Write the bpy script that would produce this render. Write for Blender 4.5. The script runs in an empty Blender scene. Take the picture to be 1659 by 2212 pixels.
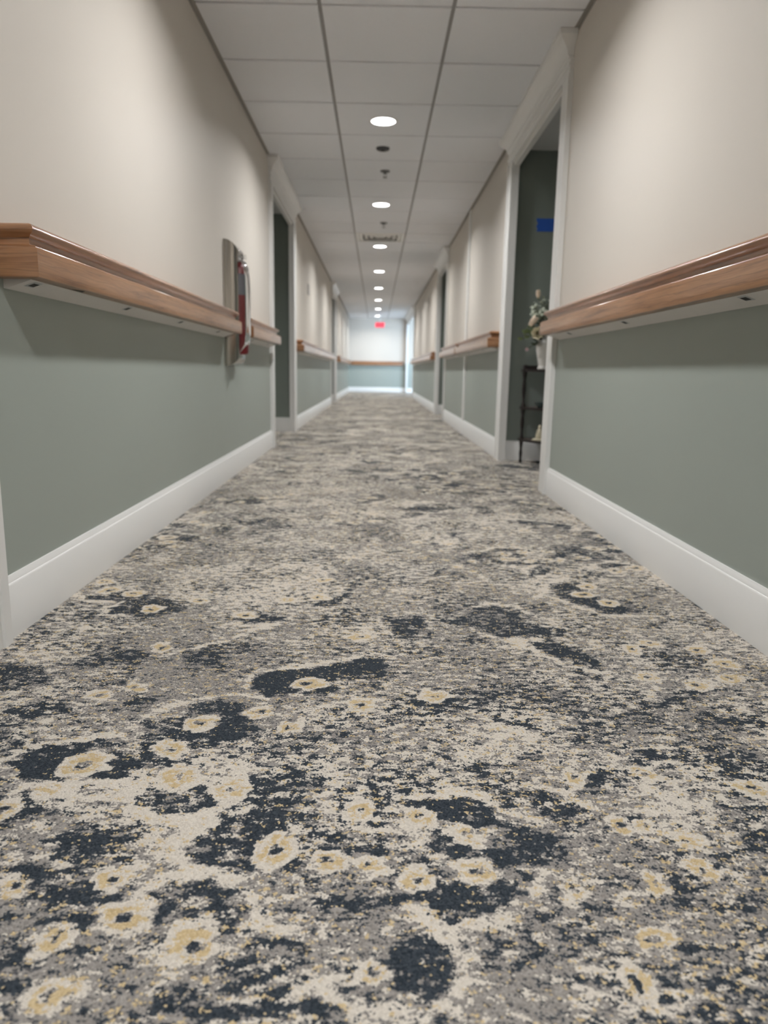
import bpy, bmesh, math, random
import numpy as np
from mathutils import Vector, Matrix
S = bpy.context.scene
COL = S.collection
random.seed(7); rng = np.random.default_rng(11)

EXPO, LAMP, LENS, SPREAD, SKY, EXITE = 0.0, 24.5, 12.0, 153, 38.0, 1.3

# ---------------------------------------------------------------- camera
CAMZ = 0.638
def cam_axes(p, r, y):
    f = Vector((-math.sin(y)*math.cos(p), math.cos(y)*math.cos(p), -math.sin(p)))
    rt = Vector((math.cos(y), math.sin(y), 0)); up = rt.cross(f)
    c, s = math.cos(r), math.sin(r)
    return c*rt+s*up, -s*rt+c*up, f
ax, ay, af = cam_axes(0.1913, 0.0172, -0.0066)
cd = bpy.data.cameras.new('camera'); cam = bpy.data.objects.new('camera', cd); COL.objects.link(cam)
cam.matrix_world = Matrix(((ax.x, ay.x, -af.x, 0), (ax.y, ay.y, -af.y, 0), (ax.z, ay.z, -af.z, CAMZ), (0, 0, 0, 1)))
cd.sensor_fit = 'HORIZONTAL'; cd.sensor_width = 36.0; cd.lens = 1565.8/1659*36
cd.shift_x = 11.1/1659
cd.clip_start = 0.02; cd.clip_end = 200
cd.dof.use_dof = True; cd.dof.focus_distance = 1.35; cd.dof.aperture_fstop = 5.0
S.camera = cam

# ---------------------------------------------------------------- world, exposure
w = bpy.data.worlds.new('daylight'); S.world = w; w.use_nodes = True
bg = w.node_tree.nodes['Background']; bg.inputs[0].default_value = (0.62, 0.80, 1.0, 1); bg.inputs[1].default_value = SKY
S.view_settings.view_transform = 'Standard'; S.view_settings.look = 'None'
S.view_settings.exposure = EXPO; S.view_settings.gamma = 1; S.view_settings.use_curve_mapping = False

# ---------------------------------------------------------------- dimensions
XL, XR = -0.867, 0.938          # wall faces
ZC = 2.264                      # ceiling
YB, YE = -3.0, 23.4             # back wall, end wall
GX, GY, T = 0.0203, 3.6615, 0.6096   # ceiling grid
RAILZ = 0.89                    # paint line

# ---------------------------------------------------------------- helpers
def mat(name, color=(.8, .8, .8), rough=.5, metal=0., spec=.5, emit=None, es=0., coat=0.):
    m = bpy.data.materials.new(name); m.use_nodes = True
    b = m.node_tree.nodes['Principled BSDF']
    b.inputs['Base Color'].default_value = (*color, 1); b.inputs['Roughness'].default_value = rough
    b.inputs['Metallic'].default_value = metal; b.inputs['Specular IOR Level'].default_value = spec
    b.inputs['Coat Weight'].default_value = coat
    if emit: b.inputs['Emission Color'].default_value = (*emit, 1); b.inputs['Emission Strength'].default_value = es
    return m
class NT:
    def __init__(s, m): s.t = m.node_tree; s.b = s.t.nodes['Principled BSDF']
    def n(s, typ, **kw):
        nd = s.t.nodes.new(typ)
        for k, v in kw.items():
            if k.startswith('i_'):
                key = k[2:]; key = int(key) if key.isdigit() else key.replace('_', ' ')
                if isinstance(v, bpy.types.NodeSocket): s.t.links.new(v, nd.inputs[key])
                else: nd.inputs[key].default_value = v
            else: setattr(nd, k, v)
        return nd
    def math(s, op, a, b=0., c=None):
        kw = dict(operation=op, i_0=a, i_1=b)
        if c is not None: kw['i_2'] = c
        return s.n('ShaderNodeMath', **kw).outputs[0]
    def mix(s, f, a, b):
        nd = s.n('ShaderNodeMix', data_type='RGBA')
        for k, v in ((0, f), (6, a), (7, b)):
            if isinstance(v, bpy.types.NodeSocket): s.t.links.new(v, nd.inputs[k])
            else: nd.inputs[k].default_value = v if not isinstance(v, tuple) or len(v) == 4 else (*v, 1)
        return nd.outputs[2]
    def link(s, a, b): s.t.links.new(a, b)
def speckle(m, scale, amt, bump=0., bscale=None, dist=.001):
    """fine value variation and relief over a plain colour"""
    k = NT(m); pos = k.n('ShaderNodeNewGeometry').outputs['Position']
    nz = k.n('ShaderNodeTexNoise', i_Vector=pos, i_Scale=scale, i_Detail=4.)
    c = k.b.inputs['Base Color'].default_value[:3]
    lo = tuple(x*(1-amt) for x in c); hi = tuple(min(1, x*(1+amt)) for x in c)
    k.link(k.mix(nz.outputs[0], lo, hi), k.b.inputs['Base Color'])
    if bump:
        n2 = k.n('ShaderNodeTexNoise', i_Vector=pos, i_Scale=bscale or scale, i_Detail=2.)
        bp = k.n('ShaderNodeBump', i_Height=n2.outputs[0], i_Strength=bump, i_Distance=dist)
        k.link(bp.outputs[0], k.b.inputs['Normal'])
    return m

class MB:
    """collects shapes for one mesh"""
    def __init__(s): s.v = []; s.f = []; s.mi = []; s.sm = []
    def face(s, pts, mi=0, smooth=False):
        b = len(s.v); s.v += [tuple(p) for p in pts]; s.f.append(tuple(range(b, b+len(pts)))); s.mi.append(mi); s.sm.append(smooth)
    def grid(s, rows, closed=False, mi=0, smooth=True):
        b = len(s.v); n = len(rows[0])
        for r in rows: s.v += [tuple(p) for p in r]
        for i in range(len(rows)-1):
            for j in range(n if closed else n-1):
                j2 = (j+1) % n
                s.f.append((b+i*n+j, b+i*n+j2, b+(i+1)*n+j2, b+(i+1)*n+j)); s.mi.append(mi); s.sm.append(smooth)
    def box(s, x0, x1, y0, y1, z0, z1, mi=0):
        x0, x1 = sorted((x0, x1)); y0, y1 = sorted((y0, y1)); z0, z1 = sorted((z0, z1))
        b = len(s.v)
        s.v += [(x, y, z) for z in (z0, z1) for y in (y0, y1) for x in (x0, x1)]
        for q in ((0, 2, 3, 1), (4, 5, 7, 6), (0, 1, 5, 4), (2, 6, 7, 3), (0, 4, 6, 2), (1, 3, 7, 5)):
            s.f.append(tuple(b+i for i in q)); s.mi.append(mi); s.sm.append(False)
    def lathe(s, prof, c=(0, 0, 0), seg=24, axis='Z', mi=0, smooth=True, cap=True):
        rows = []
        for r, h in prof:
            ring = []
            for i in range(seg):
                a = 2*math.pi*i/seg; p = (r*math.cos(a), r*math.sin(a), h)
                if axis == 'Y': p = (p[0], h, p[1])
                if axis == 'X': p = (h, p[0], p[1])
                ring.append((c[0]+p[0], c[1]+p[1], c[2]+p[2]))
            rows.append(ring)
        s.grid(rows, True, mi, smooth)
        if cap:
            for r in (rows[0], rows[-1]): s.face(r, mi)
    def tube(s, pts, rad, seg=8, mi=0):
        pts = [Vector(p) for p in pts]; rows = []
        rads = rad if isinstance(rad, (list, tuple)) else [rad]*len(pts)
        for i, p in enumerate(pts):
            d = (pts[min(i+1, len(pts)-1)]-pts[max(i-1, 0)]).normalized()
            u = d.cross(Vector((0.31, 0.2, 0.93)))
            if u.length < 1e-3: u = d.cross(Vector((1, 0, 0)))
            u.normalize(); v = d.cross(u)
            rows.append([p+rads[i]*(math.cos(2*math.pi*k/seg)*u+math.sin(2*math.pi*k/seg)*v) for k in range(seg)])
        s.grid(rows, True, mi); s.face(rows[0], mi); s.face(rows[-1], mi)
    def mesh(s, name, mats):
        me = bpy.data.meshes.new(name); me.from_pydata(s.v, [], s.f)
        for m in (mats if isinstance(mats, (list, tuple)) else [mats]): me.materials.append(m)
        me.polygons.foreach_set('material_index', s.mi); me.polygons.foreach_set('use_smooth', s.sm)
        bm = bmesh.new(); bm.from_mesh(me); bmesh.ops.remove_doubles(bm, verts=bm.verts, dist=1e-6)
        bmesh.ops.recalc_face_normals(bm, faces=bm.faces); bm.to_mesh(me); bm.free()
        me.set_sharp_from_angle(angle=math.radians(32))
        return me
    def obj(s, name, mats, parent=None, at=None):
        """link as ONE object; coordinates are world coordinates"""
        o = bpy.data.objects.new(name, s.mesh(name, mats)); COL.objects.link(o)
        if parent:
            o.parent = parent
            o.matrix_parent_inverse = Matrix.Translation(parent.location).inverted() if parent.parent is None and parent.type == 'EMPTY' else Matrix()
        return o
def thing(name, label, cat, loc, group=None):
    o = bpy.data.objects.new(name, None); COL.objects.link(o); o.location = loc; o.empty_display_size = .05
    o['label'] = label; o['category'] = cat
    if group: o['group'] = group
    return o
def tag(o, label, cat, group=None):
    o['label'] = label; o['category'] = cat
    if group: o['group'] = group
    return o
def struct(name, mb=None, mats=None, label=None, loc=(0, 0, 0)):
    if mb: o = mb.obj(name, mats)
    else:
        o = bpy.data.objects.new(name, None); COL.objects.link(o); o.location = loc; o.empty_display_size = .05
    o['kind'] = 'structure'
    if label: o['label'] = label
    return o
def wx(side, d): return XL+d if side == 'left' else XR-d
def sweep(mb, prof, side, y0, y1, dmax, r0=False, r1=False, mi=0, smooth=True, ends=True):
    """extrude a wall-mounted profile (d, z) along the wall; r0/r1: mitred ends (the end slopes back with d)"""
    a = [(wx(side, d), y0+(dmax-d if r0 else 0), z) for d, z in prof]
    b = [(wx(side, d), y1-(dmax-d if r1 else 0), z) for d, z in prof]
    mb.grid([a, b], True, mi, smooth)
    if ends: mb.face(a, mi); mb.face(b, mi)
def mitre_return(mb, prof, side, y, sgn, dmax, mi=0):
    """the short piece that returns a profile to the wall at the end of a run; sgn=+1 near end, -1 far end"""
    a = [(wx(side, 0), y+sgn*(dmax-d), z) for d, z in prof]
    b = [(wx(side, d), y+sgn*(dmax-d), z) for d, z in prof]
    mb.grid([a, b], True, mi)
    mb.face(b, mi)

# ---------------------------------------------------------------- materials
M = {}
M['beige'] = speckle(mat('beige_paint', (.60, .56, .505), .55, spec=.3), 3, .015, .12, 220, .0006)
M['sage'] = speckle(mat('sage_paint', (.325, .36, .325), .45, spec=.4), 3, .02, .12, 220, .0006)
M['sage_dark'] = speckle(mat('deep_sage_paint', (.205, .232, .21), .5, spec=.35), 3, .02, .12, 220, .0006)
M['white'] = mat('white_trim_paint', (.74, .735, .72), .32)
M['tile'] = speckle(mat('mineral_tile', (.80, .815, .845), .9, spec=.1), 260, .07, .25, 400, .0008)
M['tee'] = mat('grid_metal', (.30, .295, .29), .5)
M['angle'] = mat('wall_angle_metal', (.30, .285, .26), .5)
M['plenum'] = mat('plenum', (.1, .1, .1), .9)
M['alcove_ceiling'] = mat('ceiling_paint', (.55, .555, .56), .8, spec=.2)
M['lens'] = mat('lit_lens', (.9, .9, .9), .4, emit=(1., 1., 1.), es=LENS)
M['plastic'] = mat('white_plastic', (.78, .78, .76), .4)
M['retainer'] = speckle(mat('retainer_vinyl', (.70, .67, .64), .5), 40, .03)
M['clip'] = mat('clip_grey', (.5, .5, .5), .4, metal=.4)
M['dark'] = mat('dark_gap', (.012, .011, .011), .7)
M['steel'] = mat('brushed_steel', (.40, .375, .34), .16, metal=1.)
M['chrome'] = mat('chrome', (.75, .75, .76), .12, metal=1.)
M['red'] = mat('red_enamel', (.15, .005, .010), .4)
M['label'] = mat('grey_label', (.115, .12, .14), .45)
M['labelwhite'] = mat('label_print', (.55, .55, .53), .5)
M['black'] = mat('black_rubber', (.015, .015, .016), .5)
M['sensor'] = mat('charcoal_plastic', (.052, .054, .06), .6)
M['bronze'] = mat('grey_sprinkler_metal', (.16, .16, .165), .4, metal=.7)
M['mahogany'] = speckle(mat('dark_mahogany', (.010, .0055, .005), .4, coat=.1), 30, .3)
M['mahogany_top'] = speckle(mat('highlit_mahogany', (.06, .028, .024), .3, coat=.4), 30, .25)  # board tops: same wood, with the reddish highlight put into the colour
M['ceramic'] = speckle(mat('white_stoneware', (.52, .505, .475), .6), 60, .09, .2, 90, .002)
M['figure'] = speckle(mat('cream_porcelain', (.50, .45, .33), .4), 30, .1)
M['tealglass'] = mat('dark_teal_glaze', (.05, .075, .075), .15)
M['petal_cream'] = speckle(mat('cream_petal', (.80, .74, .56), .6), 60, .12)
M['petal_yellow'] = mat('yellow_heart', (.36, .31, .10), .6)
M['petal_blush'] = speckle(mat('blush_petal', (.82, .68, .54), .6), 60, .12)
M['petal_pink'] = mat('pink_petal', (.62, .46, .48), .6)
M['leaf_silver'] = speckle(mat('silver_leaf', (.40, .43, .34), .7), 50, .2)
M['leaf_green'] = speckle(mat('green_leaf', (.11, .15, .055), .55), 50, .3)
M['leaf_dark'] = speckle(mat('dark_leaf', (.018, .032, .014), .5), 50, .3)
M['stem'] = mat('stem', (.05, .06, .025), .6)
M['tape'] = speckle(mat('blue_masking_tape', (.02, .095, .44), .7), 150, .12)
M['sign'] = mat('grey_sign', (.42, .40, .38), .45)
M['exitred'] = mat('exit_letters', (.5, .02, .03), .5, emit=(1., .05, .09), es=EXITE)
M['exitface'] = mat('exit_face', (.35, .03, .04), .5, emit=(1., .12, .16), es=EXITE*.45)

def wood(name, along):
    m = mat(name, (.4, .2, .1), .30, spec=.55, coat=.55); k = NT(m); k.b.inputs['Coat Roughness'].default_value = .13
    pos = k.n('ShaderNodeNewGeometry').outputs['Position']
    big = k.n('ShaderNodeTexNoise', i_Vector=pos, i_Scale=3., i_Detail=1.)
    wob = k.n('ShaderNodeVectorMath', operation='SCALE', i_0=big.outputs['Color'], i_Scale=.022)
    p2 = k.n('ShaderNodeVectorMath', operation='ADD', i_0=pos, i_1=wob.outputs[0])
    sc = [46., 46., 46.]; sc[along] = 2.2
    mp = k.n('ShaderNodeMapping', i_Vector=p2.outputs[0], i_Scale=sc)
    n1 = k.n('ShaderNodeTexNoise', i_Vector=mp.outputs[0], i_Scale=1., i_Detail=5., i_Roughness=.6)
    sc2 = [260., 260., 260.]; sc2[along] = 8.
    mp2 = k.n('ShaderNodeMapping', i_Vector=p2.outputs[0], i_Scale=sc2)
    n2 = k.n('ShaderNodeTexNoise', i_Vector=mp2.outputs[0], i_Scale=1., i_Detail=2.)
    rp = k.n('ShaderNodeValToRGB', i_Fac=n1.outputs[0])
    e = rp.color_ramp.elements; e[0].position = .30; e[0].color = (.145, .063, .028, 1); e[1].position = .72; e[1].color = (.40, .205, .098, 1)
    x = e.new(.45); x.color = (.315, .15, .068, 1)
    fine = k.n('ShaderNodeMapRange', i_Value=n2.outputs[0], i_1=.35, i_2=.65, i_3=.86, i_4=1.06)
    hs = k.n('ShaderNodeHueSaturation', i_Value=fine.outputs[0], i_Color=rp.outputs[0])
    sc3 = [1., 1., 1.]; sc3[along] = .10
    mp3 = k.n('ShaderNodeMapping', i_Vector=pos, i_Scale=sc3)
    wv = k.n('ShaderNodeTexWave', wave_type='BANDS', bands_direction='Z', i_Vector=mp3.outputs[0], i_Scale=17., i_Distortion=3.4, i_Detail=2., i_Detail_Scale=5.)
    ln = k.n('ShaderNodeMapRange', i_Value=wv.outputs[1], i_1=.0, i_2=.12, i_3=.72, i_4=1.)
    dk = k.n('ShaderNodeVectorMath', operation='SCALE', i_0=hs.outputs[0], i_Scale=ln.outputs[0])
    k.link(dk.outputs[0], k.b.inputs['Base Color'])
    return m
M['wood'] = wood('cherry_wood', 1); M['wood_x'] = wood('cherry_wood_return', 0)

def clear(name, amount):
    m = bpy.data.materials.new(name); m.use_nodes = True; t = m.node_tree; t.nodes.clear()
    o = t.nodes.new('ShaderNodeOutputMaterial'); mx = t.nodes.new('ShaderNodeMixShader')
    tr = t.nodes.new('ShaderNodeBsdfTransparent'); gl = t.nodes.new('ShaderNodeBsdfGlossy'); fr = t.nodes.new('ShaderNodeFresnel')
    gl.inputs['Roughness'].default_value = .04; fr.inputs[0].default_value = 1.5; tr.inputs[0].default_value = (amount, amount, amount, 1)
    t.links.new(fr.outputs[0], mx.inputs[0]); t.links.new(tr.outputs[0], mx.inputs[1]); t.links.new(gl.outputs[0], mx.inputs[2]); t.links.new(mx.outputs[0], o.inputs[0])
    return m
M['acrylic'] = clear('clear_acrylic', .96); M['glass'] = clear('window_glass', .95)

def carpet():
    m = mat('carpet', (.4, .4, .4), .95, spec=.15); k = NT(m)
    pos = k.n('ShaderNodeNewGeometry').outputs['Position']
    vo = k.n('ShaderNodeTexVoronoi', i_Vector=pos, i_Scale=400.)
    V = vo.outputs['Position']; wn = k.n('ShaderNodeTexWhiteNoise', i_Vector=V)
    def noise(off, sx, sy, det=5., ro=.72):
        mp = k.n('ShaderNodeMapping', i_Vector=V, i_Location=(off, off*.7, 0), i_Scale=(sx, sy, 1.))
        return k.n('ShaderNodeTexNoise', i_Vector=mp.outputs[0], i_Scale=1., i_Detail=det, i_Roughness=ro).outputs[0]
    at = k.n('ShaderNodeVertexColor', layer_name='motif'); sp = k.n('ShaderNodeSeparateColor', i_0=at.outputs[0])
    def gate(a, nz, amp, thr=.5):
        s = k.math('ADD', a, k.math('MULTIPLY', k.math('SUBTRACT', nz, .5), amp))
        s = k.math('ADD', s, k.math('MULTIPLY', k.math('SUBTRACT', wn.outputs[0], .5), .24))
        return k.n('ShaderNodeMapRange', i_Value=s, i_1=thr-.02, i_2=thr+.02).outputs[0]
    gN = gate(sp.outputs[0], noise(3.1, 36, 62), 3.1); gG = gate(sp.outputs[1], noise(17.7, 60, 95), 2.8); gC = gate(sp.outputs[2], noise(41.3, 32, 58), 3.0)
    gD = gate(.36, noise(77.7, 120, 190, 2.), 1.6)
    grey = k.mix(wn.outputs[0], (.215, .198, .182), (.36, .335, .31))
    grey = k.mix(gD, grey, (.085, .085, .09))
    cr = k.mix(wn.outputs[0], (.53, .48, .415), (.68, .625, .55))
    nv = k.mix(wn.outputs[0], (.016, .022, .030), (.052, .063, .076))
    gd = k.mix(wn.outputs[0], (.46, .345, .185), (.60, .475, .29))
    c = k.mix(gC, grey, cr); c = k.mix(gN, c, nv); c = k.mix(gG, c, gd)
    k.link(c, k.b.inputs['Base Color'])
    h = k.math('SUBTRACT', 1., vo.outputs['Distance'])
    bp = k.n('ShaderNodeBump', i_Height=h, i_Strength=.9, i_Distance=.0022)
    k.link(bp.outputs[0], k.b.inputs['Normal'])
    return m
M['carpet'] = carpet()

# ---------------------------------------------------------------- openings (inner jamb faces), casing width
OPEN = [  # door number, side, y0, y1, room depth, extra
    (1, 'right', 4.01, 5.40, .62), (2, 'left', 6.17, 7.66, .62), (3, 'right', 10.10, 11.42, .62),
    (4, 'left', 14.15, 15.60, .62), (5, 'right', 18.75, 22.95, 2.3), (6, 'left', .10, 1.47, .62)]
CW, ZO, TH = .14, 2.08, .035
ZA = 2.17
def wall_side(side):
    mb = MB(); sg = 1 if side == 'left' else -1
    def d(x): return wx(side, x)
    cuts = sorted([(o[2], o[3], o[4]) for o in OPEN if o[1] == side])
    y = YB
    segs = []
    for a, b, dp in cuts: segs.append((y, a-.03)); y = b+.03
    segs.append((y, YE))
    for a, b in segs:
        mb.box(d(0), d(-TH), a, b, 0, RAILZ, 1); mb.box(d(0), d(-TH), a, b, RAILZ, ZC+.05, 0)
    for a, b, dp in cuts:
        mb.box(d(0), d(-TH), a-.03, b+.03, ZO, ZC+.05, 0)
        a2, b2, f, g = a-.03, b+.03, d(-TH), d(-TH-dp)
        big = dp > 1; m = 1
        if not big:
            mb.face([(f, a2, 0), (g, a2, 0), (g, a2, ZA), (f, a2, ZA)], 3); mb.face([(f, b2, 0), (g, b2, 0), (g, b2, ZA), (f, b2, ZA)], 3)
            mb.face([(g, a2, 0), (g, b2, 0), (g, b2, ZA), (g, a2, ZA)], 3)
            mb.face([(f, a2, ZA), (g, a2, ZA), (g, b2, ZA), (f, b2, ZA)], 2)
        else:   # the day room: window wall at the far side
            for yy in (b2,):
                mb.face([(f, yy, 0), (g, yy, 0), (g, yy, RAILZ), (f, yy, RAILZ)], 1); mb.face([(f, yy, RAILZ), (g, yy, RAILZ), (g, yy, ZC), (f, yy, ZC)], 0)
            mb.face([(f, a2, ZC), (g, a2, ZC), (g, b2, ZC), (f, b2, ZC)], 2)
            w0, w1, z0, z1 = f+.25, g-.25, .40, 2.08        # window in the day room's near wall, x range
            mb.face([(g, a2, 0), (g, b2, 0), (g, b2, RAILZ), (g, a2, RAILZ)], 1); mb.face([(g, a2, RAILZ), (g, b2, RAILZ), (g, b2, ZC), (g, a2, ZC)], 0)
            mb.box(f, g, a2-.1, a2, 0, z0, 1); mb.box(f, g, a2-.1, a2, z1, ZC, 0)
            mb.box(f, w0, a2-.1, a2, z0, z1, 0); mb.box(w1, g, a2-.1, a2, z0, z1, 0)
            global WIN; WIN = (a2, a2-.1, w0, w1, z0, z1)
    return struct('wall_'+side, mb, [M['beige'], M['sage'], M['alcove_ceiling'], M['sage_dark']])
wall_side('left'); wall_side('right')
for nm, y0, y1 in (('wall_end', YE, YE+.1), ('wall_back', YB-.1, YB)):
    mb = MB(); mb.box(XL-.05, XR+.05, y0, y1, 0, RAILZ, 1); mb.box(XL-.05, XR+.05, y0, y1, RAILZ, ZC+.05, 0)
    struct(nm, mb, [M['beige'], M['sage']])

# window of the day room
g, gg, w0, w1, z0, z1 = WIN
wn = struct('window_1', loc=((w0+w1)/2, g, z0))
def frame_box(nm, y0, y1, x0, x1, za, zb):
    mb = MB(); mb.box(x0, x1, y0, y1, za, zb); return mb.obj(nm, M['white'], wn)
frame_box('window_sill', g+.05, gg, w0-.04, w1+.04, z0-.03, z0+.01)
frame_box('window_frame', g+.02, gg-.01, w0, w0+.05, z0, z1); frame_box('window_frame', g+.02, gg-.01, w1-.05, w1, z0, z1)
frame_box('window_frame', g+.02, gg-.01, w0+.05, w1-.05, z1-.05, z1)
nP = 3; pw = (w1-w0-.1)/nP
for i in range(nP):
    if i: frame_box('mullion', g+.018, gg-.008, w0+.05+pw*i-.02, w0+.05+pw*i+.02, z0+.01, z1-.05)
    mb = MB(); mb.box(w0+.05+pw*i, w0+.05+pw*(i+1), (g+gg)/2-.003, (g+gg)/2+.003, z0+.01, z1-.05); mb.obj('pane', M['glass'], wn)
pl = bpy.data.lights.new('window_portal', 'AREA'); pl.shape = 'RECTANGLE'; pl.size = w1-w0; pl.size_y = z1-z0; pl.cycles.is_portal = True
po = bpy.data.objects.new('window_portal', pl); COL.objects.link(po); po.location = ((w0+w1)/2, gg+.02, (z0+z1)/2); po.rotation_euler = (math.pi/2, 0, 0)

# door surrounds
CROWN = [(0, 2.150), (.024, 2.150), (.026, 2.162), (.034, 2.168), (.036, 2.186), (.046, 2.200), (.062, 2.216), (.074, 2.226), (.078, 2.234), (.086, 2.238), (.086, ZC-.001), (0, ZC-.001)]
for num, side, a, b, dp in OPEN:
    r = struct('door_%d' % num, loc=(wx(side, 0), (a+b)/2, 0)); d = lambda x: wx(side, x)
    def cas(nm, y0, y1, outer):
        mb = MB(); mb.box(d(0), d(.020), y0, y1, 0, ZO+.001)
        ow = .03
        if outer < 0: mb.box(d(0), d(.026), y0-.004, y0+ow, 0, ZO+.002)
        else: mb.box(d(0), d(.026), y1-ow, y1+.004, 0, ZO+.002)
        return mb.obj(nm, M['white'], r)
    cas('casing', a-CW, a, -1); cas('casing', b, b+CW, 1)
    mb = MB(); mb.box(d(0), d(.020), a-CW, b+CW, ZO+.0025, 2.150); mb.box(d(0), d(.026), a-CW-.003, b+CW+.003, ZO+.035, ZO+.05); mb.obj('head_casing', M['white'], r)
    mb = MB(); e0, e1 = a-CW-.045, b+CW+.045
    sweep(mb, CROWN, side, e0, e1, .086, True, True, smooth=False); mitre_return(mb, CROWN, side, e0, 1, .086); mitre_return(mb, CROWN, side, e1, -1, .086)
    mb.obj('crown_moulding', M['white'], r)
    for y0, y1 in ((a-.03, a), (b, b+.03)):
        mb = MB(); mb.box(d(-.001), d(-TH), y0, y1, 0, ZO); mb.obj('jamb', M['white'], r)
    mb = MB(); mb.box(d(-.001), d(-TH), a, b, ZO-.02, ZO); mb.obj('head_jamb', M['white'], r)

# baseboards
BASE = [(0, 0), (.0145, 0), (.0145, .1275), (.0115, .1325), (.0105, .1332), (.0103, .1355), (.0062, .1425), (.0045, .1475), (0, .1475)]
for side in ('left', 'right'):
    mb = MB(); y = YB
    for o in sorted([o for o in OPEN if o[1] == side], key=lambda o: o[2]):
        sweep(mb, BASE, side, y, o[2]-CW, .0145, smooth=False); y = o[3]+CW
        d = lambda x: wx(side, x); a2, b2, dp = o[2]-.03, o[3]+.03, o[4]
        for yy, s in ((a2, 1), (b2, -1)):   # alcove side walls
            pa = [(d(-TH), yy+s*dd, z) for dd, z in BASE]; pb = [(d(-TH-dp), yy+s*dd, z) for dd, z in BASE]
            mb.grid([pa, pb], True, 0, False); mb.face(pa); mb.face(pb)
        if dp < 1:
            pa = [(d(-TH-dp+dd), a2, z) for dd, z in BASE]; pb = [(d(-TH-dp+dd), b2, z) for dd, z in BASE]
            mb.grid([pa, pb], True, 0, False)
    sweep(mb, BASE, side, y, YE, .0145, smooth=False)
    struct('baseboard_'+side, mb, M['white'])
mb = MB(); pa = [(XL, YE-dd, z) for dd, z in BASE]; pb = [(XR, YE-dd, z) for dd, z in BASE]; mb.grid([pa, pb], True, 0, False); struct('baseboard_end', mb, M['white'])
mb = MB(); mb.box(XR, XR-.012, 7.72, 7.85, .148, ZC-.012); mb.box(XR, XR-.016, 7.745, 7.825, .148, ZC-.012); struct('trim_1', mb, M['white'], 'white vertical cover strip on the right wall')

# ---------------------------------------------------------------- ceiling
mb = MB(); mb.box(XL-.04, XR+.04, YB-.1, YE+.1, ZC+.03, ZC+.06)
ceil = struct('ceiling', mb, M['plenum'])
tilecache = {}
def tile_at(x0, x1, y0, y1):
    key = (round(x1-x0, 3), round(y1-y0, 3))
    if key not in tilecache:
        hx, hy = (x1-x0)/2, (y1-y0)/2; m_ = MB(); c = .003
        lo = [(-hx+c, -hy+c, 0), (hx-c, -hy+c, 0), (hx-c, hy-c, 0), (-hx+c, hy-c, 0)]
        md = [(-hx, -hy, c), (hx, -hy, c), (hx, hy, c), (-hx, hy, c)]; hi = [(-hx, -hy, .018), (hx, -hy, .018), (hx, hy, .018), (-hx, hy, .018)]
        m_.face(lo); m_.grid([lo, md, hi], True, 0, False); m_.face(hi)
        tilecache[key] = m_.mesh('ceiling_tile', M['tile'])
    o = bpy.data.objects.new('ceiling_tile', tilecache[key]); COL.objects.link(o); o.parent = ceil; o.location = ((x0+x1)/2, (y0+y1)/2, ZC)
ga, gb = GX-T/2, GX+T/2; gw = .009
k0, k1 = -11, 33
cols = [(XL+.014, ga-gw), (ga+gw, gb-gw), (gb+gw, XR-.014)]
VENT_ROW = 9
for k in range(k0, k1):
    y0, y1 = max(GY+T*k, YB)+gw, min(GY+T*(k+1), YE)-gw
    if y1-y0 < .05: continue
    for j, (x0, x1) in enumerate(cols):
        if j == 1 and k == VENT_ROW: continue
        tile_at(x0, x1, y0, y1)
for x in (ga, gb):
    mb = MB(); mb.box(x-.012, x+.012, YB, YE, ZC+.0075, ZC+.014); mb.obj('main_tee', M['tee'], ceil)
ctm = {}
for k in range(k0+1, k1):
    y = GY+T*k
    if y < YB+.03 or y > YE-.03: continue
    for j, (x0, x1) in enumerate(((XL, ga), (ga, gb), (gb, XR))):
        if j not in ctm:
            m_ = MB(); m_.box(-(x1-x0)/2, (x1-x0)/2, -.011, .011, .0085, .0135); ctm[j] = m_.mesh('cross_tee', M['tee'])
        o = bpy.data.objects.new('cross_tee', ctm[j]); COL.objects.link(o); o.parent = ceil; o.location = ((x0+x1)/2, y, ZC)
for side in ('left', 'right'):
    mb = MB(); sweep(mb, [(0, ZC-.012), (.0015, ZC-.012), (.0015, ZC-.0005), (.020, ZC-.0005), (.020, ZC+.008), (0, ZC+.008)], side, YB, YE, .02, smooth=False)
    mb.obj('wall_angle', M['angle'], ceil)

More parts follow.
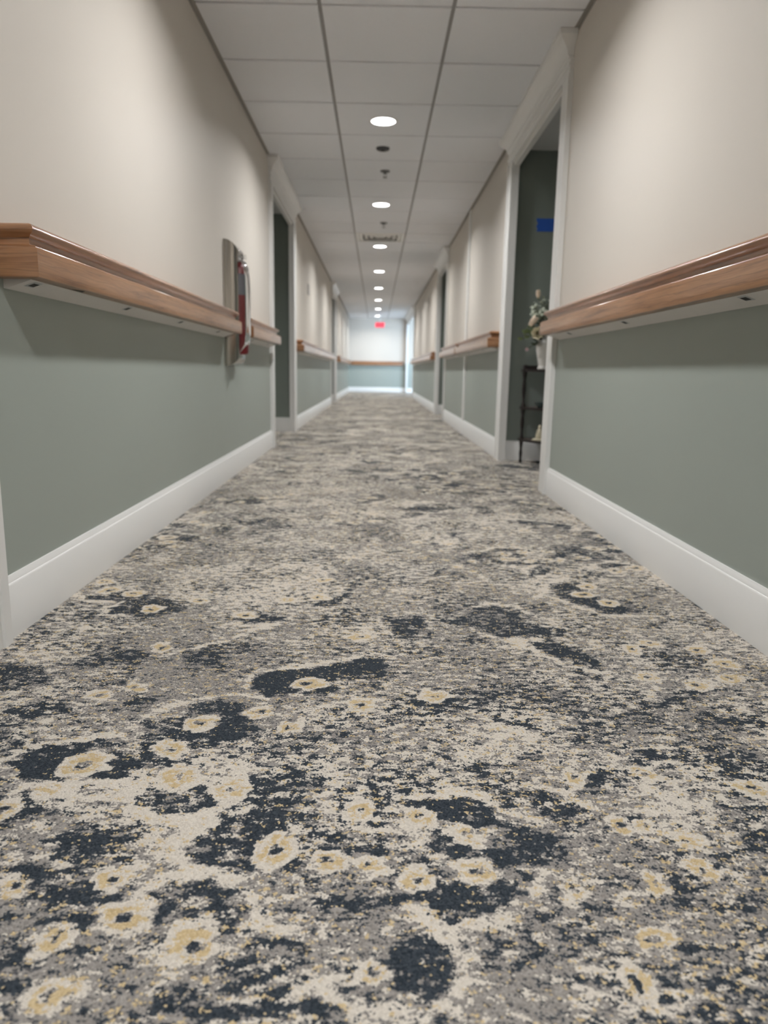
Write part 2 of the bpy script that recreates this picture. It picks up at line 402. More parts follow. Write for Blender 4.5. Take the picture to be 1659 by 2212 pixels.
# ---------------------------------------------------------------- carpet floor
NAVY=[
(1,[(-0.588,1.083),(-0.575,1.128),(-0.553,1.14),(-0.502,1.141),(-0.478,1.182),(-0.447,1.175),(-0.43,1.139),(-0.398,1.103),(-0.364,1.089),(-0.333,1.048),(-0.343,1.022),(-0.351,0.991),(-0.331,0.962),(-0.302,0.954),(-0.268,0.955),(-0.238,0.97),(-0.224,1),(-0.255,1.031),(-0.271,1.05),(-0.27,1.077),(-0.294,1.113),(-0.347,1.111),(-0.372,1.141),(-0.392,1.06),(-0.427,1.046),(-0.474,1.045),(-0.511,1.031),(-0.553,1.043)]),
(1,[(-0.447,1.248),(-0.413,1.249),(-0.384,1.237),(-0.352,1.26),(-0.357,1.299),(-0.328,1.324),(-0.274,1.326),(-0.24,1.292),(-0.219,1.246),(-0.215,1.194),(-0.251,1.168),(-0.277,1.143),(-0.315,1.166),(-0.364,1.157),(-0.377,1.133),(-0.407,1.164),(-0.416,1.205)]),
(1,[(-0.254,1.408),(-0.24,1.461),(-0.178,1.482),(-0.105,1.51),(-0.024,1.546),(0.023,1.528),(0.023,1.464),(-0.062,1.461),(-0.088,1.413),(-0.058,1.37),(-0.084,1.343),(-0.142,1.367),(-0.177,1.355),(-0.214,1.323),(-0.244,1.364)]),
(0.85,[(-0.224,1),(-0.19,1.052),(-0.167,1.066),(-0.121,1.027),(-0.093,0.997),(-0.108,0.967),(-0.136,0.922),(-0.094,0.897),(-0.087,0.863),(-0.105,0.836),(-0.148,0.839),(-0.193,0.838),(-0.227,0.84),(-0.247,0.86),(-0.25,0.884),(-0.24,0.92),(-0.217,0.953),(-0.182,0.965)]),
(1,[(-0.273,0.794),(-0.248,0.809),(-0.208,0.812),(-0.17,0.798),(-0.149,0.776),(-0.15,0.752),(-0.173,0.759),(-0.2,0.779),(-0.232,0.771),(-0.239,0.737),(-0.255,0.755),(-0.251,0.771)]),
(0.8,[(-0.456,0.829),(-0.417,0.834),(-0.401,0.813),(-0.364,0.801),(-0.32,0.797),(-0.287,0.802),(-0.291,0.782),(-0.329,0.777),(-0.378,0.78),(-0.431,0.795)]),
(0.8,[(-0.412,0.707),(-0.389,0.704),(-0.366,0.721),(-0.363,0.75),(-0.326,0.754),(-0.319,0.729),(-0.336,0.725),(-0.337,0.701),(-0.362,0.679),(-0.392,0.669)]),
(0.75,[(-0.429,0.891),(-0.407,0.906),(-0.381,0.922),(-0.34,0.929),(-0.321,0.908),(-0.352,0.887),(-0.376,0.867),(-0.409,0.867)]),
(0.8,[(-0.522,0.993),(-0.494,1),(-0.474,0.97),(-0.417,0.949),(-0.413,0.938),(-0.508,0.936),(-0.516,0.958)]),
(0.75,[(-0.163,0.694),(-0.126,0.705),(-0.086,0.695),(-0.074,0.659),(-0.112,0.649),(-0.154,0.663)]),
(0.8,[(-0.136,0.736),(-0.093,0.729),(-0.073,0.696),(-0.099,0.699)]),
(0.9,[(-0.209,0.634),(-0.189,0.648),(-0.149,0.643),(-0.114,0.635),(-0.078,0.65),(-0.044,0.642),(-0.023,0.62),(-0.065,0.617),(-0.112,0.619),(-0.179,0.61)]),
(0.8,[(-0.392,0.669),(-0.356,0.67),(-0.352,0.646),(-0.316,0.624),(-0.361,0.608)]),
(0.75,[(-0.065,0.786),(0.003,0.795),(0.017,0.756),(-0.037,0.741),(-0.06,0.759)]),
(0.6,[(-0.13,1.074),(-0.067,1.082),(-0.065,1.042),(-0.116,0.979),(-0.064,0.935),(-0.03,0.899),(0.018,0.89),(0.015,0.865),(-0.065,0.864),(-0.084,0.898),(-0.111,0.934)]),
(0.7,[(-0.473,1.325),(-0.419,1.358),(-0.404,1.337),(-0.43,1.277),(-0.465,1.276)]),
(0.6,[(-0.688,1.269),(-0.668,1.289),(-0.589,1.301),(-0.561,1.254),(-0.608,1.244),(-0.658,1.242)]),
(0.7,[(-0.664,1.502),(-0.587,1.545),(-0.559,1.493),(-0.631,1.459)]),
(0.7,[(-0.415,1.565),(-0.366,1.581),(-0.331,1.514),(-0.396,1.486)]),
(0.7,[(-0.813,1.497),(-0.757,1.486),(-0.662,1.428),(-0.647,1.383),(-0.693,1.37),(-0.732,1.337)]),
(1,[(0.043,0.995),(0.093,1.008),(0.139,1.006),(0.171,0.98),(0.189,0.94),(0.161,0.934),(0.123,0.95),(0.081,0.933),(0.063,0.971)]),
(1,[(0.095,0.938),(0.116,0.918),(0.117,0.892),(0.154,0.888),(0.182,0.898),(0.197,0.879),(0.174,0.855),(0.139,0.868),(0.096,0.868),(0.085,0.892)]),
(0.85,[(0.189,0.94),(0.232,0.925),(0.255,0.91),(0.282,0.878),(0.233,0.843),(0.205,0.856),(0.195,0.869),(0.189,0.904)]),
(1,[(0.058,0.853),(0.091,0.844),(0.097,0.818),(0.137,0.806),(0.162,0.819),(0.186,0.82),(0.192,0.791),(0.17,0.763),(0.13,0.753),(0.097,0.76),(0.062,0.777),(0.02,0.776),(0.02,0.796),(0.072,0.797),(0.05,0.83)]),
(1,[(0.035,0.728),(0.074,0.745),(0.09,0.715),(0.092,0.68),(0.077,0.647),(0.064,0.635),(0.045,0.652),(0.024,0.682),(0.019,0.711)]),
(0.85,[(0.248,1.15),(0.28,1.151),(0.281,1.121),(0.249,1.113)]),
(0.9,[(0.28,0.988),(0.31,0.983),(0.308,0.96),(0.283,0.945),(0.282,0.965)]),
(0.85,[(0.344,1.066),(0.386,1.08),(0.4,1.054),(0.362,1.027),(0.333,1.039)]),
(0.8,[(0.344,0.978),(0.408,0.973),(0.387,0.953),(0.355,0.95)]),
(0.8,[(0.296,0.83),(0.331,0.835),(0.34,0.818),(0.306,0.805)]),
(0.8,[(0.343,0.793),(0.405,0.803),(0.388,0.778),(0.346,0.77)]),
(0.8,[(0.268,0.784),(0.305,0.793),(0.304,0.773),(0.277,0.765)]),
(0.85,[(0.166,0.7),(0.204,0.717),(0.206,0.704),(0.169,0.672),(0.16,0.681)]),
(0.8,[(0.128,0.699),(0.143,0.713),(0.142,0.693),(0.127,0.677)]),
(0.6,[(0.099,1.42),(0.169,1.389),(0.253,1.38),(0.24,1.298),(0.138,1.304),(0.08,1.323)]),
(0.6,[(0.598,1.392),(0.784,1.42),(0.762,1.376),(0.628,1.35),(0.56,1.318)]),
(0.65,[(0.585,1.289),(0.711,1.274),(0.701,1.247),(0.631,1.253)]),
(0.7,[(0.537,0.926),(0.57,0.927),(0.556,0.901),(0.528,0.895)]),
(0.7,[(0.475,0.804),(0.504,0.804),(0.489,0.776),(0.469,0.78)]),
(0.65,[(0.235,1.269),(0.308,1.244),(0.315,1.218),(0.262,1.225)]),
(0.5,[(0.165,1.197),(0.206,1.189),(0.202,1.165),(0.165,1.164)]),
(0.6,[(0.154,1.103),(0.215,1.119),(0.217,1.062),(0.163,1.054)]),
(0.6,[(0.193,0.691),(0.222,0.685),(0.241,0.664),(0.208,0.669)]),
(0.6,[(0.349,0.723),(0.389,0.717),(0.375,0.696),(0.346,0.703)]),
(0.65,[(0.423,0.846),(0.46,0.861),(0.456,0.838),(0.427,0.828)]),
(0.6,[(0.253,1.024),(0.294,1.013),(0.289,0.994),(0.252,0.987)]),
(0.8,[(-0.827,1.991),(-0.748,1.973),(-0.708,2.031),(-0.632,1.979),(-0.546,1.931),(-0.505,1.873),(-0.551,1.814),(-0.64,1.828),(-0.706,1.825),(-0.73,1.872),(-0.698,1.923),(-0.797,1.95)]),
(0.7,[(-0.364,1.786),(-0.296,1.854),(-0.217,1.811),(-0.3,1.763)]),
(0.7,[(-0.275,1.923),(-0.149,1.95),(-0.112,1.983),(-0.051,2.161),(-0.035,2.113),(-0.102,1.932),(-0.227,1.895)]),
(0.6,[(-0.759,2.37),(-0.671,2.391),(-0.647,2.303),(-0.725,2.284)]),
(0.6,[(-0.412,1.551),(-0.366,1.581),(-0.331,1.488),(-0.39,1.486)]),
(0.6,[(-0.659,1.515),(-0.597,1.6),(-0.518,1.589),(-0.513,1.507),(-0.599,1.466)]),
(0.8,[(0.274,1.91),(0.331,1.943),(0.387,1.896),(0.394,1.803),(0.49,1.755),(0.466,1.705),(0.375,1.709),(0.314,1.691),(0.277,1.746),(0.189,1.812),(0.236,1.85)]),
(0.8,[(0.553,2.169),(0.64,2.199),(0.643,2.033),(0.697,1.992),(0.715,1.891),(0.638,1.888),(0.611,1.946),(0.547,2.028)]),
(0.8,[(0.381,1.655),(0.428,1.687),(0.467,1.643),(0.5,1.546),(0.51,1.495),(0.461,1.558),(0.383,1.611)]),
(0.7,[(0.717,2.339),(0.79,2.373),(0.84,2.29),(0.754,2.258)]),
(0.6,[(0.031,1.823),(0.13,1.846),(0.142,1.676),(0.063,1.673)]),
(0.6,[(0.085,2.422),(0.211,2.399),(0.3,2.344),(0.187,2.281),(0.051,2.301)])]
CREAM=[
[(-0.61,1.097),(-0.586,1.127),(-0.556,1.148),(-0.492,1.165),(-0.459,1.187)],
[(-0.443,1.039),(-0.397,1.034),(-0.357,1.022),(-0.368,0.997),(-0.35,0.967),(-0.321,0.951),(-0.265,0.944),(-0.235,0.956)],
[(-0.229,0.931),(-0.257,0.909),(-0.266,0.884),(-0.251,0.851),(-0.229,0.838),(-0.198,0.834)],
[(-0.291,0.782),(-0.278,0.811),(-0.258,0.822),(-0.226,0.827),(-0.189,0.819),(-0.156,0.798),(-0.137,0.773),(-0.139,0.75),(-0.119,0.743),(-0.093,0.736)],
[(-0.416,1.259),(-0.395,1.307),(-0.322,1.34),(-0.255,1.348),(-0.206,1.328),(-0.253,1.363),(-0.263,1.419),(-0.25,1.461),(-0.18,1.494),(-0.106,1.523),(-0.024,1.559)],
[(-0.074,0.656),(-0.044,0.65),(-0.019,0.634),(0.018,0.618)],
[(-0.542,1.005),(-0.507,1.038),(-0.458,1.032)],
[(0.054,1.001),(0.112,1.019),(0.165,1.013),(0.199,0.963),(0.253,0.931)],
[(0.221,0.842),(0.21,0.82),(0.206,0.787),(0.18,0.758),(0.137,0.746),(0.088,0.747),(0.056,0.769)],
[(0.056,0.769),(0.075,0.75),(0.092,0.729),(0.103,0.709),(0.104,0.671),(0.089,0.647),(0.065,0.627),(0.042,0.638),(0.018,0.626)],
[(0.263,1.037),(0.301,1.013),(0.342,0.983)],
[(-0.846,1.99),(-0.783,1.929),(-0.733,1.932)],
[(-0.698,1.923),(-0.73,1.872),(-0.712,1.825),(-0.658,1.809)],
[(-0.38,1.751),(-0.297,1.746),(-0.253,1.765),(-0.339,1.663),(-0.474,1.549)],
[(0.284,1.93),(0.321,1.963),(0.396,1.946),(0.434,1.878)],
[(0.253,1.745),(0.281,1.697),(0.334,1.671),(0.393,1.686),(0.361,1.639),(0.39,1.569),(0.45,1.518),(0.514,1.488)],
[(0.471,2.024),(0.556,2.182),(0.632,2.251),(0.708,2.255),(0.752,2.205)],
[(0.511,2.048),(0.556,1.985),(0.598,1.925),(0.633,1.872),(0.707,1.868)],
[(0.165,2.174),(0.261,2.271),(0.364,2.363)]]
FLOWERS=[(-0.461,1.09,0.040),(-0.334,1.142,0.032),(-0.303,1.053,0.038),(-0.217,1.019,0.033),(-0.128,0.877,0.035),(-0.307,1.234,0.034),(-0.129,1.412,0.036),(-0.483,1.016,0.028),(-0.285,0.751,0.039),(-0.197,0.714,0.037),(-0.215,1.274,0.030),(0.002,0.678,0.020),(-0.046,0.85,0.024),(0.003,0.844,0.024),(-0.019,0.969,0.026),(-0.015,1.319,0.032),(-0.357,0.718,0.029),(-0.532,0.958,0.030),(-0.144,1.222,0.026),(-0.33,0.641,0.028),(-0.327,0.818,0.026),(-0.441,0.799,0.022),(0.139,0.915,0.027),(0.137,0.841,0.032),(0.065,0.818,0.026),(0.069,0.949,0.027),(0.126,1.355,0.034),(0.443,1.075,0.027),(0.329,1.065,0.026),(0.359,0.95,0.024),(0.683,1.423,0.033),(0.774,1.461,0.031),(0.441,0.846,0.022),(0.359,0.814,0.021),(0.26,0.808,0.021),(0.453,0.909,0.021),(0.604,1.039,0.026),(0.405,0.945,0.020),(0.334,0.726,0.022),(0.288,0.67,0.020),(-0.808,2.12,0.031),(-0.77,2.034,0.035),(-0.684,1.998,0.036),(-0.592,1.869,0.036),(-0.487,1.602,0.032),(-0.339,2.35,0.031),(-0.151,2.168,0.032),(-0.241,1.962,0.032),(-0.152,1.997,0.033),(-0.334,1.824,0.030),(-0.026,1.684,0.031),(-0.482,1.383,0.028),(-0.485,1.944,0.032),(-0.541,1.338,0.027),(0.656,2.15,0.034),(0.625,2.065,0.035),(0.674,1.98,0.035),(0.1,2.276,0.033),(0.188,2.295,0.033),(0.847,2.333,0.036),(0.804,1.544,0.032),(0.774,1.633,0.033),(0.617,1.627,0.029),(0.676,1.667,0.030),(0.6,1.461,0.031),(0.476,2.764,0.033)]

SUN_P = 1.62
def lattice(x, y, sc, seed):
    g = np.random.default_rng(seed).random((64, 512)); xs, ys = x*sc+20, y*sc+20
    i, j = np.floor(xs).astype(int), np.floor(ys).astype(int); u, v = xs-i, ys-j; u, v = u*u*(3-2*u), v*v*(3-2*v)
    G = lambda a, b: g[a % 64, b % 512]
    return (G(i, j)*(1-u)+G(i+1, j)*u)*(1-v)+(G(i, j+1)*(1-u)+G(i+1, j+1)*u)*v
def seg_d(x, y, a, b):
    ex, ey = b[0]-a[0], b[1]-a[1]; L = ex*ex+ey*ey+1e-9
    t = np.clip(((x-a[0])*ex+(y-a[1])*ey)/L, 0, 1)
    return np.hypot(x-a[0]-t*ex, y-a[1]-t*ey)
def motif(x, y):
    n = np.floor((y-.62)/SUN_P).astype(int); yy = y-n*SUN_P
    wdt = 1.86; xx = np.where(n % 2 == 0, x, -x)+n*.61
    xx = np.where(n == 0, x, (xx+.9) % wdt-.9)
    xx = xx+(lattice(x, y, 14, 1)-.5)*.018+(lattice(x, y, 55, 3)-.5)*.016; yy = yy+(lattice(x, y, 14, 2)-.5)*.018+(lattice(x, y, 55, 4)-.5)*.012
    nav = np.zeros_like(x); cre = np.zeros_like(x); gol = np.zeros_like(x); fl = np.zeros_like(x)
    far = 1.+np.clip(y-2.2, 0, 3)*.0
    for wgt, P in NAVY:
        px = [p[0] for p in P]; py = [p[1] for p in P]; mg = .06
        q = np.nonzero((xx > min(px)-mg) & (xx < max(px)+mg) & (yy > min(py)-mg) & (yy < max(py)+mg))[0]
        if not len(q): continue
        X, Y = xx[q], yy[q]; ins = np.zeros(len(q), bool); dd = np.full(len(q), 9.)
        for a, b in zip(P, P[1:]+P[:1]):
            dd = np.minimum(dd, seg_d(X, Y, a, b))
            c = (a[1] > Y) != (b[1] > Y)
            ins ^= c & (X < (b[0]-a[0])*(Y-a[1])/((b[1]-a[1]) or 1e-9)+a[0])
        sd = np.where(ins, -dd, dd); v = wgt*np.clip(.5-sd/.020, 0, 1)
        nav[q] = np.maximum(nav[q], v)
    for P in CREAM:
        px = [p[0] for p in P]; py = [p[1] for p in P]; mg = .05
        q = np.nonzero((xx > min(px)-mg) & (xx < max(px)+mg) & (yy > min(py)-mg) & (yy < max(py)+mg))[0]
        if not len(q): continue
        dd = np.full(len(q), 9.)
        for a, b in zip(P, P[1:]): dd = np.minimum(dd, seg_d(xx[q], yy[q], a, b))
        cre[q] = np.maximum(cre[q], np.exp(-(dd/.0082)**2))
    for cx, cy, R in FLOWERS:
        R = R*.90
        q = np.nonzero((abs(xx-cx) < 1.5*R) & (abs(yy-cy) < 1.5*R))[0]
        if not len(q): continue
        r = np.hypot(xx[q]-cx, yy[q]-cy)/R; th = np.arctan2(yy[q]-cy, xx[q]-cx); r = r*(1+.07*np.sin(6*th+cx*40))
        s = lambda a, b, t: np.clip((t-a)/(b-a), 0, 1)
        inn = s(.26, .38, r)
        gol[q] = np.maximum(gol[q], inn*(1-s(.66, .80, r))); cr = inn*(1-s(.98, 1.12, r)); cre[q] = np.maximum(cre[q], cr)
        f = 1-s(1.0, 1.15, r); nav[q] = nav[q]*(1-f*inn); core = (1-inn); nav[q] = np.maximum(nav[q], core*.9); cre[q] *= (1-core)
        fl[q] = np.maximum(fl[q], f)
    nav = nav*(1-.85*cre)
    k_ = np.where(n == 0, 1., .72); nav, cre, gol, fl = nav*k_, cre*k_, gol*k_, fl*k_
    L1 = lattice(x, y, 5, 5)-.5; L2 = lattice(x, y, 9, 6)-.5; L3 = lattice(x, y, 4, 7)-.5
    L4 = lattice(x, y, 15, 8)-.5
    N = .345+.24*L1+.42*L4+.45*nav-.36*cre-.10*fl
    G = .23+.12*L2+.42*gol-.1*nav
    C = .46+.38*L3+.34*(lattice(x, y, 11, 9)-.5)+.40*cre-.12*nav
    return np.clip(np.stack([N, G, C, np.ones_like(N)], 1), 0, 1)
def floor_patch(x0, x1, y0, y1, res):
    nx, ny = max(2, int((x1-x0)/res)+1), max(2, int((y1-y0)/res)+1)
    X, Y = np.meshgrid(np.linspace(x0, x1, nx), np.linspace(y0, y1, ny)); X, Y = X.ravel(), Y.ravel()
    i = (np.arange(ny-1)[:, None]*nx+np.arange(nx-1)[None]).ravel()
    return np.stack([X, Y, X*0], 1), np.stack([i, i+1, i+nx+1, i+nx], 1), motif(X, Y)
Vs, Fs, Cs, off = [], [], [], 0
for args in ((-.9, .96, .40, 2.3, .0065), (-.9, .96, 2.3, 5.6, .013), (-.9, .96, 5.6, YE+.05, .04), (-.9, .96, YB, .40, .03), (.96, 1.62, 3.9, 5.6, .02), (.96, 1.62, 10, 11.6, .06), (.96, 3.4, 18.6, 23.1, .08), (-1.55, -.9, 0, 1.6, .03), (-1.55, -.9, 6.1, 7.8, .04), (-1.55, -.9, 14, 15.8, .06)):
    v, f, c = floor_patch(*args); Vs.append(v); Fs.append(f+off); Cs.append(c); off += len(v)
V, F, Cc = np.concatenate(Vs), np.concatenate(Fs), np.concatenate(Cs)
me = bpy.data.meshes.new('floor'); me.vertices.add(len(V)); me.vertices.foreach_set('co', V.astype('f4').ravel())
me.loops.add(len(F)*4); me.loops.foreach_set('vertex_index', F.astype('i4').ravel())
me.polygons.add(len(F)); me.polygons.foreach_set('loop_start', np.arange(0, len(F)*4, 4, dtype='i4')); me.update(calc_edges=True)
ca = me.color_attributes.new('motif', 'FLOAT_COLOR', 'POINT'); ca.data.foreach_set('color', Cc.astype('f4').ravel())
me.materials.append(M['carpet']); fo = bpy.data.objects.new('floor', me); COL.objects.link(fo); fo['kind'] = 'structure'

# ---------------------------------------------------------------- handrails
RAIL = [(.0, .955), (.058, .957), (.074, .955), (.083, .951), (.088, .944), (.0885, .940), (.085, .9345), (.077, .930), (.071, .924), (.0695, .916), (.071, .910), (.076, .9065), (.084, .9055),
        (.091, .9045), (.094, .9025), (.095, .900), (.100, .899), (.1005, .897), (.101, .840), (.0995, .8355), (.096, .834), (.066, .8335), (.065, .845), (0, .845)]
RET = [(0, .8135), (.004, .8125), (.060, .8318), (.0635, .8334), (.0635, .8445), (0, .8445)]
def handrail(side, y0, y1, label, r0=True, r1=True, clips=(), shim=None, n_clip=0):
    t = thing('handrail', label, 'handrail', (wx(side, 0), (y0+y1)/2, .89), 'cherry handrails along the corridor')
    mb = MB(); sweep(mb, RAIL, side, y0, y1, .101, r0, r1); mb.obj('rail_cover', M['wood'], t)
    for y, s, on in ((y0, 1, r0), (y1, -1, r1)):
        if on:
            mb = MB(); mitre_return(mb, RAIL, side, y, s, .101)
            mb.obj('end_return', M['wood_x'], t)
    mb = MB(); sweep(mb, RET, side, y0+.040, y1-.040, .07, smooth=False); rt = mb.obj('retainer', M['retainer'], t); rt['label'] = 'pale vinyl retainer under the wooden rail'
    for y in clips:
        mb = MB(); d = lambda x: wx(side, x); zz = lambda x: .8125+(x-.004)*.3446-.0008
        q = [(d(x), yy, zz(x)) for x, yy in ((.034, y-.022), (.061, y-.022), (.061, y+.022), (.034, y+.022))]
        q2 = [(d(x), yy, zz(x)-.0012) for x, yy in ((.040, y-.015), (.056, y-.015), (.056, y+.015), (.040, y+.015))]
        mb.face(q, 0); mb.grid([q, q2], True, 0, False); mb.face([(p[0], p[1], p[2]-.0002) for p in q2], 1)
        mb.obj('fixing_slot', [M['clip'], M['dark']], rt)
    if shim:
        mb = MB(); d = lambda x: wx(side, x); mb.face([(d(.0745), shim-.035, .8328), (d(.096), shim+.005, .8328), (d(.0745), shim+.04, .8328)]); mb.face([(d(.0745), shim-.035, .8332), (d(.096), shim+.005, .8332), (d(.0745), shim+.04, .8332)])
        mb.obj('notch', M['dark'], t)
    return t
handrail('left', 1.712, 4.235, 'wooden handrail on the left wall, nearest, running up to the fire extinguisher cabinet', clips=(1.80, 2.46, 3.12, 3.85), shim=1.985)
handrail('left', 4.64, 5.955, 'short wooden handrail on the left wall between the extinguisher cabinet and the door opening', clips=(4.9, 5.6))
handrail('left', 7.86, 13.85, 'wooden handrail on the left wall just past the first door opening, under the small sign', clips=(8.2, 9.6, 11.0, 12.4))
handrail('left', 15.9, YE, 'last wooden handrail on the left wall, reaching the end wall', r1=False)
handrail('right', YB, 3.84, 'wooden handrail on the right wall, nearest, ending at the alcove with the flowers', r0=False, clips=(.9, 1.816, 2.687, 3.448))
handrail('right', 5.63, 7.93, 'wooden handrail on the right wall just past the flower alcove, crossing the white strip', clips=(6.2, 7.2))
handrail('right', 8.0, 9.93, 'wooden handrail on the right wall between the white strip and the second opening', clips=(8.6, 9.4))
handrail('right', 11.6, 18.5, 'long far wooden handrail on the right wall past the second opening')
t = thing('handrail', 'wooden handrail running straight across the end wall', 'handrail', ((XL+XR)/2, YE, .89), 'cherry handrails along the corridor')
mb = MB(); pa = [(XL+.102, YE-d, z) for d, z in RAIL]; pb = [(XR-.102, YE-d, z) for d, z in RAIL]; mb.grid([pa, pb], True); mb.face(pa); mb.face(pb); mb.obj('rail_cover', M['wood_x'], t)

# ---------------------------------------------------------------- ceiling fittings
names = ['first', 'second', 'third', 'fourth', 'fifth', 'sixth', 'seventh', 'eighth']
for i in range(-3, 8):
    y = GY+T*(2.5+4*i)
    lab = {-3: 'disc downlight in the ceiling farthest behind the viewer', -2: 'disc downlight in the ceiling straight above the viewer', -1: 'disc downlight in the ceiling above the top edge of the view',
           0: 'largest glowing disc downlight, just before the round dark ceiling sensor', 1: 'second glowing disc downlight, between the two sprinkler heads', 2: 'third glowing disc downlight, just past the square air diffuser',
           7: 'last glowing disc downlight, just behind the exit sign'}.get(i, '%s glowing disc downlight counted from the viewer down the corridor' % names[i])
    t = thing('downlight', lab, 'ceiling light', (GX, y, ZC), 'disc downlights along the ceiling')
    mb = MB(); mb.lathe([(.079, -.0065), (.086, -.0065), (.091, -.003), (.092, 0)], (GX, y, ZC), 32, cap=False); mb.lathe([(.079, -.0065), (.079, -.001)], (GX, y, ZC), 32, cap=False); mb.obj('trim_ring', M['plastic'], t)
    mb = MB(); mb.face([(GX+.0792*math.cos(a), y+.0792*math.sin(a), ZC-.004) for a in [2*math.pi*j/32 for j in range(32)]]); mb.obj('lit_lens', M['lens'], t)
    ld = bpy.data.lights.new('lamp', 'AREA'); ld.shape = 'DISK'; ld.size = .15; ld.energy = LAMP; ld.spread = math.radians(SPREAD); ld.color = (1., 1., 1.)
    lo = bpy.data.objects.new('lamp', ld); COL.objects.link(lo); lo.location = (0, 0, -.008); lo.parent = t
c = (.022, 5.785, ZC)
t = thing('ceiling_sensor', 'round charcoal sensor on the ceiling behind the nearest visible downlight', 'sensor', c)
mb = MB(); mb.lathe([(.050, 0), (.050, -.006), (.046, -.012), (.040, -.015), (.0, -.0155)], c, 28, cap=False); mb.obj('cover', M['sensor'], t)
mb = MB(); mb.lathe([(.018, -.0145), (.017, -.019), (.010, -.0225), (0, -.0235)], c, 16, cap=False); mb.obj('sensor_dome', M['black'], t)
for (x, y, lab) in ((.046, 6.41, 'nearer metal sprinkler head between the sensor and the second downlight'), (.055, 8.53, 'farther metal sprinkler head just before the air diffuser')):
    c = (x, y, ZC); t = thing('sprinkler', lab, 'sprinkler', c, 'ceiling sprinkler heads')
    mb = MB(); mb.lathe([(.041, 0), (.040, -.005), (.032, -.010), (.016, -.012), (.014, -.012)], c, 24, cap=False); mb.obj('escutcheon', M['bronze'], t)
    mb = MB(); mb.lathe([(.013, -.008), (.013, -.022), (.009, -.024)], c, 12); mb.obj('body', M['bronze'], t)
    mb = MB()
    for s in (-1, 1): mb.tube([(x+s*.009, y, ZC-.023), (x+s*.013, y, ZC-.034), (x+s*.004, y, ZC-.048)], .0025, 6)
    mb.obj('frame_arms', M['bronze'], t)
    mb = MB(); mb.lathe([(.004, -.046), (.004, -.050), (.019, -.0505), (.019, -.0525), (0, -.0525)], c, 16); mb.obj('deflector', M['bronze'], t)
y0 = GY+T*VENT_ROW; yc = y0+T/2; c = (GX, yc, ZC)
t = thing('air_diffuser', 'square white four-way air diffuser filling a ceiling tile before the third downlight', 'air vent', c)
def sq_ring(mb, h0, z0, h1, z1):
    a = [(GX+sx*h0, yc+sy*h0, ZC+z0) for sx, sy in ((-1, -1), (1, -1), (1, 1), (-1, 1))]; b = [(GX+sx*h1, yc+sy*h1, ZC+z1) for sx, sy in ((-1, -1), (1, -1), (1, 1), (-1, 1))]
    mb.grid([a, b], True, 0, False)
mb = MB(); h = T/2-.009; sq_ring(mb, h, .002, h-.03, .002); sq_ring(mb, h-.03, .002, h-.035, .024); mb.obj('outer_frame', M['plastic'], t)
for i in range(4):
    h0 = .262-.062*i; mb = MB(); sq_ring(mb, h0, .022, h0-.05, -.004); sq_ring(mb, h0-.05, -.004, h0-.052, -.001); sq_ring(mb, h0-.052, -.001, h0-.004, .026); mb.obj('louvre', M['plastic'], t)
mb = MB(); mb.box(GX-.28, GX+.28, yc-.28, yc+.28, ZC+.0265, ZC+.029); mb.obj('duct_back', M['dark'], t)
ex, ey = .085, 21.75; t = thing('exit_sign', 'glowing red EXIT sign hanging from the ceiling at the corridor end', 'exit sign', (ex, ey, ZC))
mb = MB(); mb.box(ex-.135, ex+.135, ey-.022, ey+.022, 1.885, 2.055); mb.obj('housing', M['plastic'], t)
mb = MB(); mb.box(ex-.127, ex+.127, ey-.025, ey-.0221, 1.893, 2.047); mb.obj('face_panel', M['exitface'], t)
mb = MB(); mb.lathe([(.012, 2.055), (.012, ZC-.012)], (ex, ey, 0), 10); mb.obj('stem', M['plastic'], t)
mb = MB(); mb.box(ex-.07, ex+.07, ey-.03, ey+.03, ZC-.014, ZC-.0005); mb.obj('canopy', M['plastic'], t)
cu = bpy.data.curves.new('t', 'FONT'); cu.body = 'EXIT'; cu.size = .14; cu.align_x = 'CENTER'; cu.extrude = .0015; cu.offset = .004
to = bpy.data.objects.new('t', cu); COL.objects.link(to); bpy.context.view_layer.update()
tm = bpy.data.meshes.new_from_object(to.evaluated_get(bpy.context.evaluated_depsgraph_get())); bpy.data.objects.remove(to)
tm.transform(Matrix.Translation((ex, ey-.0266, 1.918)) @ Matrix.Rotation(math.pi/2, 4, 'X')); tm.materials.clear(); tm.materials.append(M['exitred'])
lo = bpy.data.objects.new('lettering', tm); COL.objects.link(lo); lo.parent = t; lo.matrix_parent_inverse = Matrix.Translation(t.location).inverted()

# ---------------------------------------------------------------- fire extinguisher cabinet on the left wall
cy0, cy1, cz0, cz1 = 4.255, 4.545, .655, 1.352
t = thing('extinguisher_cabinet', 'stainless steel fire extinguisher cabinet with rolled edges and clear bubble cover on the left wall', 'cabinet', (XL, (cy0+cy1)/2, cz0))
prof = [(0, 0), (.001, .016), (.006, .034), (.015, .050), (.028, .062), (.042, .069), (.054, .071), (.058, .069), (.058, .060)]   # (inset, projection)
mb = MB(); rows = []
for ins, pr in prof:
    iz = ins*1.15
    rows.append([(XL+pr, cy0+ins, cz0+iz), (XL+pr, cy1-ins, cz0+iz), (XL+pr, cy1-ins, cz1-iz), (XL+pr, cy0+ins, cz1-iz)])
for kk in range(4):
    mb.grid([[r[kk], r[(kk+1) % 4]] for r in rows], False, 0, True)
mb.obj('rolled_frame', M['steel'], t)
iy0, iy1, iz0, iz1 = cy0+.058, cy1-.058, cz0+.067, cz1-.067
mb = MB(); mb.box(XL, XL+.004, iy0-.002, iy1+.002, iz0-.002, iz1+.002); mb.obj('back_plate', M['steel'], t)
mb = MB(); n = 9; rows = []
